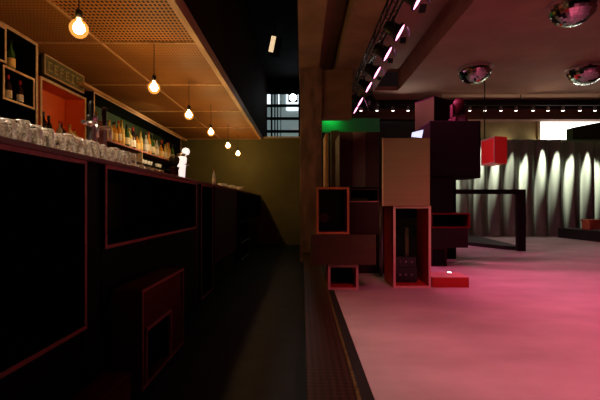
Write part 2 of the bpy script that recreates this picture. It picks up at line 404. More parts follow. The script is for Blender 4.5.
# ---- back bar
bm = B(); add_box(bm, -3.08, -2.62, .5, 9.7, AZ, 1.30)
tag(obj('back_counter', bm, 'box_black', bevel=.004), 'long dark counter behind the bar carrying the shelves', 'counter')
u1 = cab_side('wall_cabinet', 'tall black wall cabinet with pale edge, nearest shelf unit behind the bar', 'cabinet', -2.6, 2.2, 3.94, 1.305, 2.43, .42, t=.03, outer='box_black', edge='ply_edge_pale')
cab_side('bottle_box', 'small framed black box holding two red-capped bottles', 'box', -2.585, 3.46, 3.87, 1.76, 2.06, .26, t=.02, outer='box_black', edge='ply_edge_pale')
cab_side('bottle_box', 'pale-framed black box in the top left of the near wall cabinet', 'box', -2.585, 2.85, 3.50, 2.075, 2.39, .26, t=.02, outer='box_black', edge='ply_edge_pale')
cab_side('bottle_niche', 'bright orange open niche with pale frame behind the bar', 'niche', -2.68, 4.10, 4.97, 1.49, 2.165, .25, t=.028, outer='box_orange', inner='box_orange', edge='ply_edge_pale')
bm = B(); add_box(bm, -2.98, -2.69, 4.0, 4.97, 1.30, 1.485); tag(obj('shelf_base', bm, 'box_black'), 'dark block under the orange niche', 'box')
# sign above niche
sg = thing('sign_board', 'olive green rectangular sign with blocky marks above the orange niche', 'sign', (-2.69, 4.55, 2.17))
bm = B(); add_box(bm, -.03, 0, -.37, .37, .045, .245); obj('panel', bm, 'signgreen', sg)
bm = B()
add_box(bm, 0, .008, -.38, .38, .238, .252); add_box(bm, 0, .008, -.38, .38, .038, .052)
add_box(bm, 0, .008, -.38, -.366, .038, .252); add_box(bm, 0, .008, .366, .38, .038, .252)
obj('border', bm, 'ply_edge_pale', sg)
bm = B()
def glyph(bm, y, k):
    a, b = .095, .195; w = .065
    bars = {'C': [(0, .25, 0, 1), (0, 1, .84, 1), (0, 1, 0, .16)], 'E': [(0, .22, 0, 1), (0, 1, .84, 1), (0, 1, 0, .16), (0, .8, .42, .58)],
            'F': [(0, .22, 0, 1), (0, 1, .84, 1), (0, .8, .42, .58)], 'Z': [(0, 1, .84, 1), (0, 1, 0, .16), (.38, .62, .16, .84)]}[k]
    for u0, u1_, v0, v1 in bars: add_box(bm, 0, .004, y + u0 * w, y + u1_ * w, a + v0 * (b - a), a + v1 * (b - a))
bm.free()
for i, k in enumerate('CEFEZE'):
    bm = B(); glyph(bm, -.31 + i * .105, k); obj('letter', bm, 'signmark', sg)
bm = B(); add_box(bm, -.28, -.03, -.36, .37, .0, .245); obj('backing', bm, 'fascia_dark', sg)
# long shelf
LS = 1.72
u3 = cab_side('bottle_shelf', 'long green-backed open shelf unit full of spirit bottles', 'shelf', -2.6, 5.0, 8.6, 1.305, 2.26, .34, t=.02, outer='box_black', back='shelf_green', edge='ply_edge_pale',
         dividers=())
bm = B(); add_box(bm, -1.78, 1.78, .006, .325, LS - 1.305 - .022, LS - 1.305); obj('shelf', bm, 'ply_edge', u3)
bm = B(); add_box(bm, -.28, -.26, .006, .325, .02, LS - 1.305 - .022); obj('divider', bm, 'ply_edge_pale', u3)
bm = B(); add_box(bm, -1.78, 1.78, .006, .325, .20, .215); obj('lower_shelf', bm, 'box_black', u3)
bm = B(); add_box(bm, -.24, -.165, 4.75, 8.95, 0, .035)
tag(obj('pelmet', bm, 'trimwood', loc=(-2.42, 0, 2.265)), 'pale wooden strip running along the top of the bottle shelf', 'trim')

# ---- bottles
BP = {'spirit': ([(.0, 0), (.034, 0), (.037, .01), (.037, .18), (.032, .205), (.014, .235), (.012, .285)], (.0125, .285, .315), (.0375, .05, .14)),
      'wine': ([(.0, 0), (.036, 0), (.037, .01), (.037, .17), (.030, .205), (.0145, .235), (.013, .27)], (.0145, .255, .31), (.0375, .04, .13)),
      'square': ([(.0, 0), (.040, 0), (.043, .01), (.043, .15), (.030, .175), (.015, .19), (.014, .225)], (.017, .225, .255), (.0435, .03, .12))}
PROTO = {}
def bottle(shape, body, cap, lab, loc, label, group, sc=1.0):
    key = (shape, body, cap, lab)
    if key not in PROTO:
        t = thing('bottle', label, 'bottle', loc, group=group)
        pr, cp, lb = BP[shape]
        bm = B(); add_lathe(bm, pr, 14); obj('body', bm, body, t)
        bm = B(); add_lathe(bm, [(cp[0], cp[1]), (cp[0] + .001, cp[2] - .004), (cp[0] * .8, cp[2])], 12); obj('cap', bm, cap, t)
        bm = B(); add_lathe(bm, [(lb[0], lb[1]), (lb[0] + .0006, lb[1] + .001), (lb[0] + .0006, lb[2] - .001), (lb[0], lb[2])], 14); obj('paper_label', bm, lab, t)
        PROTO[key] = t; t.scale = (sc,) * 3; return t
    o = dup(PROTO[key], loc, label, group, sc=(sc,) * 3); return o
ORD = ['first', 'second', 'third', 'fourth', 'fifth', 'sixth', 'seventh', 'eighth', 'ninth', 'tenth', 'eleventh', 'twelfth', 'thirteenth',
       'fourteenth', 'fifteenth', 'sixteenth', 'seventeenth', 'eighteenth', 'nineteenth', 'twentieth', 'twenty-first', 'twenty-second', 'twenty-third', 'twenty-fourth']
kinds = [('spirit', 'clearliq', 'cap_black', 'lab_white', 'clear bottle with white label'), ('square', 'yellowliq', 'cap_gold', 'lab_cream', 'squat pale gold bottle'),
         ('spirit', 'amber', 'cap_red', 'lab_cream', 'amber red-capped bottle'), ('spirit', 'yellowliq', 'cap_gold', 'lab_yellow', 'tall golden bottle'),
         ('wine', 'greenliq', 'cap_black', 'lab_cream', 'dark green bottle'), ('square', 'amber', 'cap_black', 'lab_yellow', 'squat amber bottle'),
         ('wine', 'darkliq', 'cap_red', 'lab_white', 'black bottle with white label')]
seq = [1, 3, 0, 1, 5, 2, 3, 4, 1, 6, 5, 3, 0, 2, 4, 1, 0, 5, 6, 1, 3, 2, 4]
for i, k in enumerate(seq):
    s, b_, c_, l_, d = kinds[k]
    y = 5.16 + i * .142 + (i > 9) * .05
    bottle(s, b_, c_, l_, (-2.69 - random.random() * .05, y, LS + .0005), f'{d}, {ORD[i]} from the near end of the green-backed shelf', 'spirit bottles on the long green-backed shelf', 1.1 + random.random() * .18)
# framed box bottles
bottle('wine', 'darkliq', 'cap_red', 'lab_cream', (-2.68, 3.65, 1.781), 'red-capped dark bottle, left of the two in the small framed box', 'bottles in the framed boxes', .8)
bottle('wine', 'darkliq', 'cap_red', 'lab_white', (-2.66, 3.775, 1.781), 'red-capped bottle with white label, right of two in the framed box', 'bottles in the framed boxes', .75)
bottle('spirit', 'greenliq', 'cap_black', 'lab_yellow', (-2.70, 3.71, 2.061), 'lone bottle with yellow label standing on top of the small framed box', 'bottles in the framed boxes', .98)
# niche bottles
for y, x, kk, sc, l in ((4.24, -2.74, ('wine', 'darkliq', 'cap_black', 'lab_white'), 1.0, 'leftmost dark bottle in the orange niche'),
                      (4.36, -2.76, ('wine', 'darkliq', 'cap_black', 'lab_cream'), .95, 'second dark bottle from the left in the orange niche'),
                      (4.52, -2.74, ('spirit', 'clearliq', 'cap_red', 'lab_white'), .85, 'red-capped clear bottle in the middle of the orange niche'),
                      (4.62, -2.78, ('square', 'darkliq', 'cap_red', 'lab_white'), 1.1, 'squat dark bottle with red cap in the orange niche'),
                      (4.72, -2.74, ('square', 'yellowliq', 'cap_gold', 'lab_cream'), 1.05, 'squat golden bottle right of centre in the orange niche'),
                      (4.84, -2.75, ('square', 'yellowliq', 'cap_red', 'lab_yellow'), .95, 'rightmost golden bottle in the orange niche')):
    bottle(*kk, (x, y, 1.519), l, 'bottles in the orange niche', sc)

# ---- glasses upside down on the counter
def tumbler():
    bm = B()
    add_lathe(bm, [(.036, 0), (.037, .004), (.031, .080), (.028, .086), (.0, .086)], 14)
    add_lathe(bm, [(.033, .001), (.028, .072), (.0, .074)], 14)
    return bm
gl0 = tag(obj('tumbler', tumbler(), 'tumbler'), 'clear tumbler upturned in the crowded rows along the near bar top', 'glass', 'upturned tumblers on the near bar top')
first = True
for row in range(4):
    n = 21
    for i in range(n):
        y = 1.20 + i * .074 + (row % 2) * .037 + random.uniform(-.003, .003)
        if y > 2.5: continue
        if row > 1 and y > 2.40: continue
        o = gl0 if first else gl0.copy()
        if not first: COL.objects.link(o)
        first = False
        o.location = (-1.05 - row * .072, y, CT + .0005); o.rotation_euler = (0, 0, random.random() * 3)
        o.scale = (.88, .88, random.choice((.86, .95, 1.0)))
# a few short glasses and saucers further along
for i, y in enumerate((2.60, 2.72, 2.84, 2.96, 3.10)):
    o = gl0.copy(); COL.objects.link(o); o.location = (-1.10, y, CT + .0005); o.scale = (.9, .9, .42)
    o['label'] = f'low glass ashtray, {ORD[i]} past the tumblers on the bar top'; o['group'] = 'low glass dishes on the bar top'; o.name = 'glass_dish'
# cups on lower shelf
bm = B(); add_lathe(bm, [(0, 0), (.028, 0), (.042, .075), (.038, .075), (.026, .008), (0, .008)], 14)
cup0 = obj('cup', bm, 'white'); tag(cup0, 'x', 'cup', 'white cups on the lower back shelf')
for i, y in enumerate((6.68, 6.80, 6.94, 7.07, 7.4, 7.52)):
    o = cup0 if i == 0 else cup0.copy()
    if i: COL.objects.link(o)
    o.location = (-2.68, y, 1.5205); o['label'] = f'white cup, {ORD[i]} from the divider on the lower back shelf'

M['side_brown'] = mat('reddish_brown_panel', (.30, .12, .10), .4)
# ---- tap towers
def tap(label, loc, front, sc=1):
    t = thing('beer_tap', label, 'tap', loc)
    bm = B(); add_lathe(bm, [(.055, 0), (.055, .012), (.03, .02), (.028, .30), (.034, .31), (.034, .33), (.0, .345)], 18); obj('column', bm, 'chrome', t)
    bm = B(); add_tube(bm, (0, -.11, .27), (0, .11, .27), .014, 12); obj('crossbar', bm, 'chrome', t)
    for s in (-.08, .08):
        bm = B(); add_tube(bm, (0, s, .27), (.07, s, .265), .012, 10); add_tube(bm, (.07, s, .27), (.075, s, .18), .010, 10, .008); sp_ = obj('spout', bm, 'chrome', t)
        bm = B(); add_lathe(bm, [(.008, 0), (.012, .03), (.016, .09), (.012, .115), (0, .12)], 12, (.035, s, .285)); obj('handle', bm, 'cap_black' if s < 0 else 'box_darkred', t)
    bm = B(); add_box(bm, -.03, .012, .115, .165, 0, .32); obj('side_panel', bm, front, t)
    t.scale = (sc,) * 3
    return t
tap('chrome beer tap with dark red side panel behind the tumblers', (-1.32, 2.52, CT), 'side_brown', 1.0)
t = thing('beer_tap', 'brightly lit beer tap column with added white glow at the far end of the bottles', 'tap', (-1.34, 4.45, CT))
bm = B(); add_lathe(bm, [(.045, 0), (.04, .01), (.034, .03), (.034, .26), (.05, .30), (.05, .33), (0, .34)], 18); obj('column', bm, 'chrome', t)
bm = B(); add_lathe(bm, [(.036, .02), (.042, .16), (.058, .28), (.05, .30)], 16); obj('glare_front', bm, 'tap_glare', t)  # glowing sleeve stands in for glare on the chrome
bm = B(); add_lathe(bm, [(0, -.045), (.035, -.03), (.045, 0), (.035, .03), (0, .045)], 16, (.03, .06, .365)); obj('glare_medallion', bm, 'tap_glare', t)
bm = B(); add_tube(bm, (0, 0, .33), (.03, .06, .34), .01); add_tube(bm, (.03, -.02, .22), (.09, -.02, .20), .01); obj('spout', bm, 'chrome', t)
# coffee grinder silhouette beside
t = thing('grinder', 'dark round-topped grinder left of the lit tap', 'grinder', (-1.34, 4.20, CT))
bm = B(); add_lathe(bm, [(.055, 0), (.055, .02), (.045, .03), (.042, .13), (.055, .16), (0, .17)], 16); obj('body', bm, 'box_darkred', t)
bm = B(); add_lathe(bm, [(.025, .165), (.05, .21), (.055, .25), (.04, .275), (0, .285)], 16); obj('hopper', bm, 'cap_black', t)
bottle('spirit', 'clearliq', 'cap_red', 'lab_cream', (-1.07, 4.86, CT + .0005), 'slim pale bottle standing alone on the bar past the lit tap', 'bottles on the bar', .62)
bm = B(); add_lathe(bm, [(0, 0), (.035, 0), (.06, .06), (.056, .06), (.032, .006), (0, .006)], 16)
w0 = tag(obj('bowl', bm, 'white'), 'x', 'bowl', 'white bowls at the far bar end')
for i, (y, x, s) in enumerate(((5.45, -1.10, .9), (5.75, -1.12, 1.0), (6.1, -1.09, 1.0), (6.5, -1.12, 1.05), (6.95, -1.08, 1.25))):
    o = w0 if i == 0 else w0.copy()
    if i: COL.objects.link(o)
    o.location = (x, y, CT + .0005); o.scale = (s,) * 3
    o['label'] = f'white bowl, {ORD[i]} of the row on the bar before the olive wall'

# ------------------------------------------------------------------ cabinet sculpture, front group
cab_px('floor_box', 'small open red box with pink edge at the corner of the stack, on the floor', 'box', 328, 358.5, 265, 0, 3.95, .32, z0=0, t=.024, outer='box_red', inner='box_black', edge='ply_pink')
cab_px('brown_box', 'long low brown closed box resting on the small red box', 'box', 311, 376, 234.6, 264.8, 3.92, .34, t=.01, outer='box_brown', closed='box_brown', frame=False)
a = cab_px('framed_box', 'square open box with orange frame and dark green inside on the brown box', 'box', 316.5, 349.3, 187, 234.2, 3.92, .30, t=.022, outer='box_maroon', inner='box_green', back='box_green', edge='ply_edge_orange')
bm = B(); add_lathe(bm, [(.052, 0), (.05, .012), (.02, .002), (0, .006)], 20, (-.075, .275, .15), Matrix.Rotation(PI / 2, 3, 'X')); obj('round_disc', bm, 'speaker_cone', a)
g = cab_px('dark_box', 'dark red box with an open slot, right of the orange-framed box', 'box', 349.8, 379, 188.6, 234.2, 3.95, .34, t=.012, outer='box_darkred', edge='box_darkred')
bm = B(); W = 29.2 * 3.95 / F; add_box(bm, -W/2 + .012, W/2 - .012, -.002, .012, .012, .318); obj('front_panel', bm, 'box_darkred', g)
bm = B(); add_box(bm, -W/2, W/2, -.006, .012, .318, .327); obj('shelf_edge', bm, 'ply_edge', g)
dd = cab_px('tall_box', 'dark red panelled box standing on the orange-framed box', 'box', 339.5, 379, 133, 188.2, 4.0, .5, z0=wz(187, 3.92) + .001, t=.012, outer='box_darkred', frame=False)
W = 39.5 * 4.0 / F; H = 55.2 * 4.0 / F
bm = B(); add_box(bm, -W/2, -W/2 + W * .33, -.004, .01, 0, H); add_box(bm, -W/2 + W * .66, W/2, -.004, .01, 0, H); obj('front_panel', bm, 'box_darkred', dd)
bm = B(); add_box(bm, -W/2 + W * .335, -W/2 + W * .655, -.006, .01, .0, H); obj('door_panel', bm, mat('wine_panel', (.05, .004, .010), .5), dd)
# tall open cabinet and tan box
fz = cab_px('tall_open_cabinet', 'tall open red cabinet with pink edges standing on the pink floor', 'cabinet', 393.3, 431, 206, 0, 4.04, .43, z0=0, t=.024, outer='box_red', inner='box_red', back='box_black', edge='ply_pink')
ex = wx(383.2, 4.0); ex1 = wx(430, 4.0)
bm = B(); tz0 = wz(206, 4.04) + .001; tz1 = wz(138, 4.0)
tb = thing('tan_box', 'large plain tan board box on top of the tall open cabinet', 'box', ((ex + ex1) / 2, 4.0, tz0))
W = ex1 - ex
add_box(bm, -W/2, W/2, 0, .26, 0, tz1 - tz0); obj('body', bm, 'box_tan', tb, bevel=.003)
bm = B(); add_box(bm, -W/2 - .012, -W/2 - .0005, -.006, .255, 0, tz1 - tz0); obj('lit_side_board', bm, mat('lit_side_yellow', (.85, .62, .28), .5), tb)  # paler yellow imitates bulb light falling on this side of the box
# gear inside the tall cabinet
fx = wx(412, 4.04)
for i, (z0, h, w, l) in enumerate(((.025, .16, .24, 'black amplifier case at the bottom of the tall open cabinet'), (.187, .11, .22, 'thinner black amplifier case stacked on the lower one'), )):
    t = thing('amplifier', l, 'amplifier', (fx - .02, 4.2, z0 + .0005))
    bm = B(); add_box(bm, -w/2, w/2, 0, .22, 0, h); obj('case', bm, 'box_gloss', t, bevel=.004)
    for s in (-.06, 0, .06):
        bm = B(); add_lathe(bm, [(.012, 0), (.010, .012), (0, .013)], 12, (s, 0, h/2), Matrix.Rotation(PI / 2, 3, 'X')); obj('knob', bm, 'steel', t)
t = thing('board', 'upright brown board leaning inside the tall open cabinet', 'board', (fx + .05, 4.43, .025))
bm = B(); add_box(bm, -.02, .02, 0, .02, 0, .55); obj('plank', bm, 'box_brown', t)
bm = B(); add_box(bm, -.022, .022, -.002, .022, .55, .56); obj('end_cap', bm, 'box_brown', t)
# steel pole seen in the gap
t = thing('pole', 'grey steel pole in the gap between the dark boxes and the tall cabinet', 'pole', (wx(381, 4.7), 4.7, 0))
bm = B(); add_tube(bm, (0, 0, .012), (0, 0, .93), .022, 14); obj('tube', bm, 'steel', t)
bm = B(); add_lathe(bm, [(.06, 0), (.06, .01), (.022, .014)], 18); obj('foot_plate', bm, 'steel', t)
# laptop on the tan box
t = thing('laptop', 'open laptop with bluish white screen on the tan box', 'laptop', (wx(411, 4.12), 4.14, tz1 + .006), -1.15); t.scale = (.72, .72, .72)
bm = B(); add_box(bm, -.13, .13, -.09, .09, 0, .014); obj('keyboard_base', bm, 'metal_black', t, bevel=.003)
R_ = Matrix.Rotation(-.25, 3, 'X')
bm = B(); add_box(bm, -.13, .13, .095, .102, .022, .17, R_); obj('lid', bm, 'metal_black', t)
bm = B(); add_box(bm, -.12, .12, .093, .0945, .03, .16, R_); obj('screen', bm, 'screen', t)
# red low box on the floor
kx0, kx1 = wx(432.5, 4.07), wx(469, 4.07)
t = thing('floor_box', 'low bright red box lying on the floor right of the tall cabinet', 'box', ((kx0 + kx1) / 2, 4.07, 0))
bm = B(); W = kx1 - kx0; add_box(bm, -W/2, W/2, 0, .3, 0, .10); obj('body', bm, 'box_red', t, bevel=.003)
bm = B(); add_box(bm, -W/2 - .002, W/2 + .002, -.003, .303, .10, .108); obj('top_board', bm, 'ply_pink', t)
t = thing('puck_light', 'small round white light lying on the low red box', 'light', (wx(450, 4.2), 4.22, .109))
bm = B(); add_lathe(bm, [(.03, 0), (.03, .012), (.022, .02)], 18); obj('housing', bm, 'white', t)
bm = B(); add_lathe(bm, [(.021, .018), (.021, .0215), (0, .022)], 18); obj('lens', bm, 'whitelens', t)

# second group behind, right
Y2 = 5.45
cab_px('dark_cabinet', 'dark floor cabinet carrying the rear stack', 'cabinet', 431, 447, 248, 0, Y2, .5, z0=0, t=.02, outer='box_black', closed='box_black', edge='box_darkred')
cab_px('dark_box', 'wide dark grey box with small handle in the rear stack', 'box', 431, 468, 228.5, 247.8, Y2, .5, t=.015, outer='dustygrey', closed='dustygrey', frame=False)
cab_px('open_shelf_box', 'flat open dark box with red inside edge in the rear stack', 'box', 431, 470, 213.2, 228.2, Y2, .45, t=.018, outer='box_maroon', inner='box_black', edge='box_maroon')
cab_px('dark_box', 'upright black box between the flat open shelf box and the big black speaker', 'box', 427, 453, 178.3, 213, Y2, .4, t=.012, outer='box_darkred', closed='box_black', frame=False)
t = thing('speaker', 'big square black speaker high in the rear stack beside the tan box', 'speaker', (wx(455.5, Y2), Y2, wz(178, Y2)))
W = 51 * Y2 / F; H = wz(120.5, Y2) - wz(178, Y2)
bm = B(); add_box(bm, -W/2, W/2, 0, .5, 0, H); obj('cabinet', bm, 'box_black', t, bevel=.012)
bm = B(); add_box(bm, -W/2 + .03, W/2 - .03, -.008, 0, .03, H - .03); obj('grille', bm, 'box_black', t)
ztop = wz(120.5, Y2)
# moving head lamp on top of the block
t = thing('moving_head_lamp', 'dark red moving head stage lamp standing on the big black speaker', 'lamp', (wx(458, Y2 + .2), Y2 + .2, ztop + .001), .2)
bm = B(); add_box(bm, -.10, .10, -.09, .09, 0, .07); obj('base', bm, 'box_darkred', t, bevel=.008)
for s in (-1, 1):
    bm = B(); add_box(bm, s * .095 - .012, s * .095 + .012, -.035, .035, .07, .26); obj('yoke_arm', bm, 'box_darkred', t, bevel=.006)
bm = B(); add_lathe(bm, [(.06, -.10), (.075, -.08), (.078, .06), (.06, .11), (0, .115)], 18, (0, 0, .23), Matrix.Rotation(.5, 3, 'X')); obj('head', bm, 'box_darkred', t)
bm = B(); add_box(bm, -.05, .05, -.093, -.09, .02, .035); add_box(bm, -.05, .05, -.093, -.09, .045, .055); obj('display', bm, 'steel', t)
# twisted crate
cr = thing('crate', 'turned crate with brown and magenta faces above the stack', 'crate', (wx(432, 6.15), 6.45, 2.02), 0)
ca, cb_, cc, cd = (wx(415, 6.5), .05), (wx(434, 6.1), -.35), (wx(452, 6.4), -.05), (wx(432, 6.9), .40)
bx_ = wx(432, 6.15)
pts = [(x - bx_, y) for x, y in (ca, cb_, cc, cd)]
bm = B(); add_prism(bm, pts, 0, .46)
o = obj('body', bm, ['brownbox2', 'magentabox'], cr)
for f in o.data.polygons:
    n = f.normal
    if n.x > .3 and n.y < 0: f.material_index = 1
bm = B(); add_prism(bm, [(x * 1.03, y * 1.03) for x, y in pts], .46, .475); obj('lid', bm, 'magentabox', cr)
bm = B(); add_box(bm, wx(417, 6.6), wx(447, 6.6), 6.2, 6.75, 0, 2.019)
tag(obj('tall_dark_cabinet', bm, 'box_black', bevel=.01), 'tall plain black cabinet holding up the turned crate', 'cabinet')
# boards behind the dark red box, next to the pillar
bm = B(); add_box(bm, wx(325.5, 5.6), wx(328.5, 5.6), 5.6, 6.2, 0, wz(133, 5.6)); tag(obj('standing_board', bm, 'trimwood'), 'narrow pale board standing upright next to the concrete pillar', 'board')
bm = B(); add_box(bm, wx(331, 4.8), wx(339.5, 4.8), 4.78, 4.87, 0, wz(131, 4.8)); tag(obj('standing_board', bm, 'box_brown'), 'brown board standing upright behind the dark red box', 'board')
bm = B(); add_box(bm, wx(343, 4.9), wx(385, 4.9), 4.9, 5.3, 0, wz(150, 4.9)); tag(obj('dark_wardrobe', bm, 'box_darkred', bevel=.01), 'dark red tall cabinet hidden behind the front stack', 'cabinet')

# ------------------------------------------------------------------ red hanging box
t = thing('hanging_box', 'bright red box hung from a rod before the curtain', 'box', (wx(495, 8.5), 8.5, 0))
P = [(wx(495, 8.5) , 8.5), (wx(481.5, 9.1), 9.1), (wx(481.5, 9.1) + .32, 9.25), (wx(507, 8.62), 8.62)]
P = [(x - wx(495, 8.5), y - 8.5) for x, y in P]
bm = B(); z0, z1 = wz(163, 8.5), wz(136, 8.5); add_prism(bm, P, z0, z1); obj('body', bm, 'red_lit', t)
bm = B()
d = Vector((P[1][0], P[1][1], 0)); L_ = d.length; d.normalize(); nrm = Vector((-d.y, d.x, 0))
if nrm.y > 0: nrm = -nrm
def quad_bar(bm, s0, s1, za, zb):
    v = [Vector((0, 0, 0)) + d * s + nrm * e + Vector((0, 0, z)) for s in (s0, s1) for e in (.004, .014) for z in (za, zb)]
    vv = [bm.verts.new(p) for p in v]
    for f in ((0, 1, 3, 2), (4, 6, 7, 5), (0, 4, 5, 1), (2, 3, 7, 6), (0, 2, 6, 4), (1, 5, 7, 3)): bm.faces.new([vv[i] for i in f])
quad_bar(bm, 0, L_, z1 - .03, z1); quad_bar(bm, 0, L_, z0, z0 + .03); quad_bar(bm, 0, .03, z0, z1); quad_bar(bm, L_ - .03, L_, z0, z1)
obj('face_edge', bm, 'ply_pink', t)
bm = B(); add_tube(bm, (-.06, .35, z1), (-.06, .35, 3.6), .012); obj('hanging_rod', bm, 'metal_black', t)

# hanging brown box right
t = thing('hanging_box', 'wedge-topped brown box hanging before the bright window', 'box', (wx(586, 9.8), 9.8, 0))
bm = B(); xl, xr = wx(573, 9.8) - wx(586, 9.8), 1.1
z0 = wz(139.5, 9.8); 
v = [(xl, z0), (xr, z0), (xr, wz(116, 9.8)), (xl, wz(127.5, 9.8))]
a_ = [bm.verts.new((x, 0, z)) for x, z in v]; b_ = [bm.verts.new((x, .25, z)) for x, z in v]
bm.faces.new(a_); bm.faces.new(b_[::-1])
for k in range(4): bm.faces.new((a_[k], a_[(k + 1) % 4], b_[(k + 1) % 4], b_[k]))
obj('body', bm, 'brownbox2', t)
bm = B(); add_tube(bm, (.5, .12, wz(122, 9.8)), (.5, .12, 3.6), .01); obj('hanging_rod', bm, 'metal_black', t)

# ------------------------------------------------------------------ curtain
bm = B()
cx0, cx1 = 2.6, 9.9; N = 420; rows = 8
prev = None
for i in range(N + 1):
    x = cx0 + (cx1 - cx0) * i / N
    ph = 2 * PI * x / .40
    colv = []
    for j in range(rows + 1):
        f = j / rows; z = .02 + (2.53 - .02) * f
        y = 10.42 + (.040 + .03 * (1 - f)) * math.sin(ph + .35 * math.sin(x * 3.1)) + .012 * math.sin(2.3 * ph + 1)
        colv.append(bm.verts.new((x, y, z)))
    if prev:
        for j in range(rows):
            f = bm.faces.new((prev[j], colv[j], colv[j + 1], prev[j + 1])); f.smooth = True
    prev = colv
cu = tag(obj('curtain', bm, 'curtain'), 'long pale grey-green pleated curtain across the back of the dance floor', 'curtain')
# rail with small lamps
rail = thing('lamp_rail', 'thin black rail across the back carrying the row of small spots', 'rail', (0, 10.06, 3.33))
bm = B(); add_box(bm, .9, 9.9, -.03, .03, 0, .05); obj('bar', bm, 'metal_black', rail)
for x in (1.5, 3.5, 5.5, 7.5, 9.3):
    bm = B(); add_tube(bm, (x, 0, .05), (x, 0, .27), .01); obj('hanger', bm, 'metal_black', rail)
def small_spot():
    t = thing('rail_spot', 'x', 'spotlight', (0, 0, 0), group='small spots on the rear rail')
    bm = B(); add_lathe(bm, [(.035, -.10), (.038, -.09), (.032, .0), (.012, .02)], 12); obj('housing', bm, 'steel', t)
    bm = B(); add_lathe(bm, [(.033, -.1035), (.0, -.1045)], 12); obj('lens', bm, 'whitelens', t)
    bm = B(); add_tube(bm, (0, 0, .015), (0, 0, .035), .008); obj('stem', bm, 'metal_black', t)
    return t
ss = small_spot(); k = 0
PXS = [361, 377, 393, 408, 424, 440, 455, 470, 485, 501, 516, 533, 548, 563, 580, 595, 611, 627]
for i, px in enumerate(PXS):
    o = ss if i == 0 else dup(ss, (0, 0, 0))
    o.location = (wx(px, 10.06), 10.06, 3.295)
    o['label'] = f'small silver spot, {ORD[i]} from the left along the rear rail'
for px, e in ((457, 60), (468, 22), (481, 80), (496, 85), (511, 30), (525, 105), (543, 105), (557, 80), (571, 110), (588, 85), (599, 105), (615, 80), (630, 90)):
    ld = bpy.data.lights.new('curtain_spot', 'SPOT'); ld.energy = e * 42; ld.spot_size = math.radians(9.6); ld.spot_blend = .9
    ld.color = (1, .98, .86); ld.shadow_soft_size = .012
    lo = bpy.data.objects.new('curtain_spot', ld); COL.objects.link(lo); lo.location = (wx(px, 10.35), 10.15, 3.16)
    lo.rotation_euler = (math.radians(10.5), 0, 0)

# ------------------------------------------------------------------ railing and low beam
RY = 7.2
t = thing('railing', 'square black railing frame standing on the dance floor', 'railing', (wx(490, RY), RY, 0))
ox = wx(490, RY)
zt = wz(189.3, RY)
bm = B(); add_box(bm, wx(446, RY) - ox, wx(526, RY) - ox, 0, .09, zt - .085, zt); obj('top_rail', bm, 'metal_black', t, bevel=.004)
bm = B(); add_box(bm, wx(518, RY) - ox, wx(526, RY) - ox, 0, .09, 0, zt - .085); obj('post', bm, 'metal_black', t, bevel=.004)
bm = B(); add_box(bm, wx(446, RY) - ox, wx(452, RY) - ox, 0, .09, 0, zt - .085); obj('post', bm, 'metal_black', t, bevel=.004)
bm = B()
v = [(wx(524, 7.3), 7.3), (wx(505, 7.45), 7.45), (wx(463, 8.3), 8.3), (wx(463, 10.0), 10.0), (wx(474, 10.0), 10.0)]
add_prism(bm, v, .001, .07)
tag(obj('floor_sill', bm, 'black'), 'low black wedge-shaped sill on the floor behind the railing', 'sill')
# stage at right
bm = B(); add_prism(bm, [(wx(558, 10.2), 10.2), (wx(600, 8.9), 8.9), (9.8, 8.2), (9.8, 10.2)], .001, .24)
tag(obj('stage', bm, 'black', bevel=.004), 'low black stage in the far right corner before the curtain', 'stage')
t = thing('bench', 'orange wooden block bench on the low black stage', 'bench', (wx(604, 9.5), 9.55, .241))
bm = B(); add_box(bm, -.42, .5, -.15, .15, .19, .24); obj('seat', bm, 'orangewood', t, bevel=.006)
for s in (-.36, .44):
    bm = B(); add_box(bm, s - .04, s + .04, -.13, .13, 0, .19); obj('leg', bm, 'orangewood', t)
bm = B(); add_box(bm, -.32, .40, -.12, -.10, .02, .19); obj('front_board', bm, 'orangewood', t)

# ------------------------------------------------------------------ mirror balls
def mirror_ball(label, X, Y, r):
    t = thing('mirror_ball', label, 'mirror ball', (X, Y, CZ))
    bm = B(); nu, nv = 30, 12
    rings = []
    for j in range(nv + 1):
        a = math.radians(0) + (PI / 2) * j / nv
        rings.append([bm.verts.new((r * math.cos(a) * math.cos(2 * PI * i / nu), r * math.cos(a) * math.sin(2 * PI * i / nu), -.012 - r * math.sin(a) * .92)) for i in range(nu)] if j < nv else None)
    tip = bm.verts.new((0, 0, -.012 - r * .92))
    for j in range(nv - 1):
        for i in range(nu):
            bm.faces.new((rings[j][i], rings[j][(i + 1) % nu], rings[j + 1][(i + 1) % nu], rings[j + 1][i]))
    for i in range(nu): bm.faces.new((rings[nv - 1][i], rings[nv - 1][(i + 1) % nu], tip))
    bmesh.ops.split_edges(bm, edges=bm.edges[:])
    for f in bm.faces:                                   # each mirror tile sits at its own slight tilt
        c = f.calc_center_median(); ax = Vector((random.gauss(0, 1), random.gauss(0, 1), random.gauss(0, 1))).normalized()
        Rm = Matrix.Rotation(random.gauss(0, .05), 3, ax)
        for v in f.verts: v.co = c + (Rm @ (v.co - c)) * .97
    o = obj('mirror_tiles', bm, 'mirror', t)
    bm = B(); add_lathe(bm, [(r * 1.0, -.012), (r * 1.03, -.010), (r * 1.03, -.001)], 30); obj('mounting_ring', bm, 'steel', t)
    bm = B()
    add_lathe(bm, [(r * math.cos(PI / 2 * j / 10) * .975, -.012 - r * .92 * math.sin(PI / 2 * j / 10) * .975) for j in range(11)], 24); obj('core', bm, 'metal_black', t)
    return t
mirror_ball('half mirror ball on the ceiling left of the other two', wx(475, 8.1), 8.1, .335)
mirror_ball('half mirror ball on the ceiling at the right edge of the room', wx(586, 8.1), 8.1, .35)
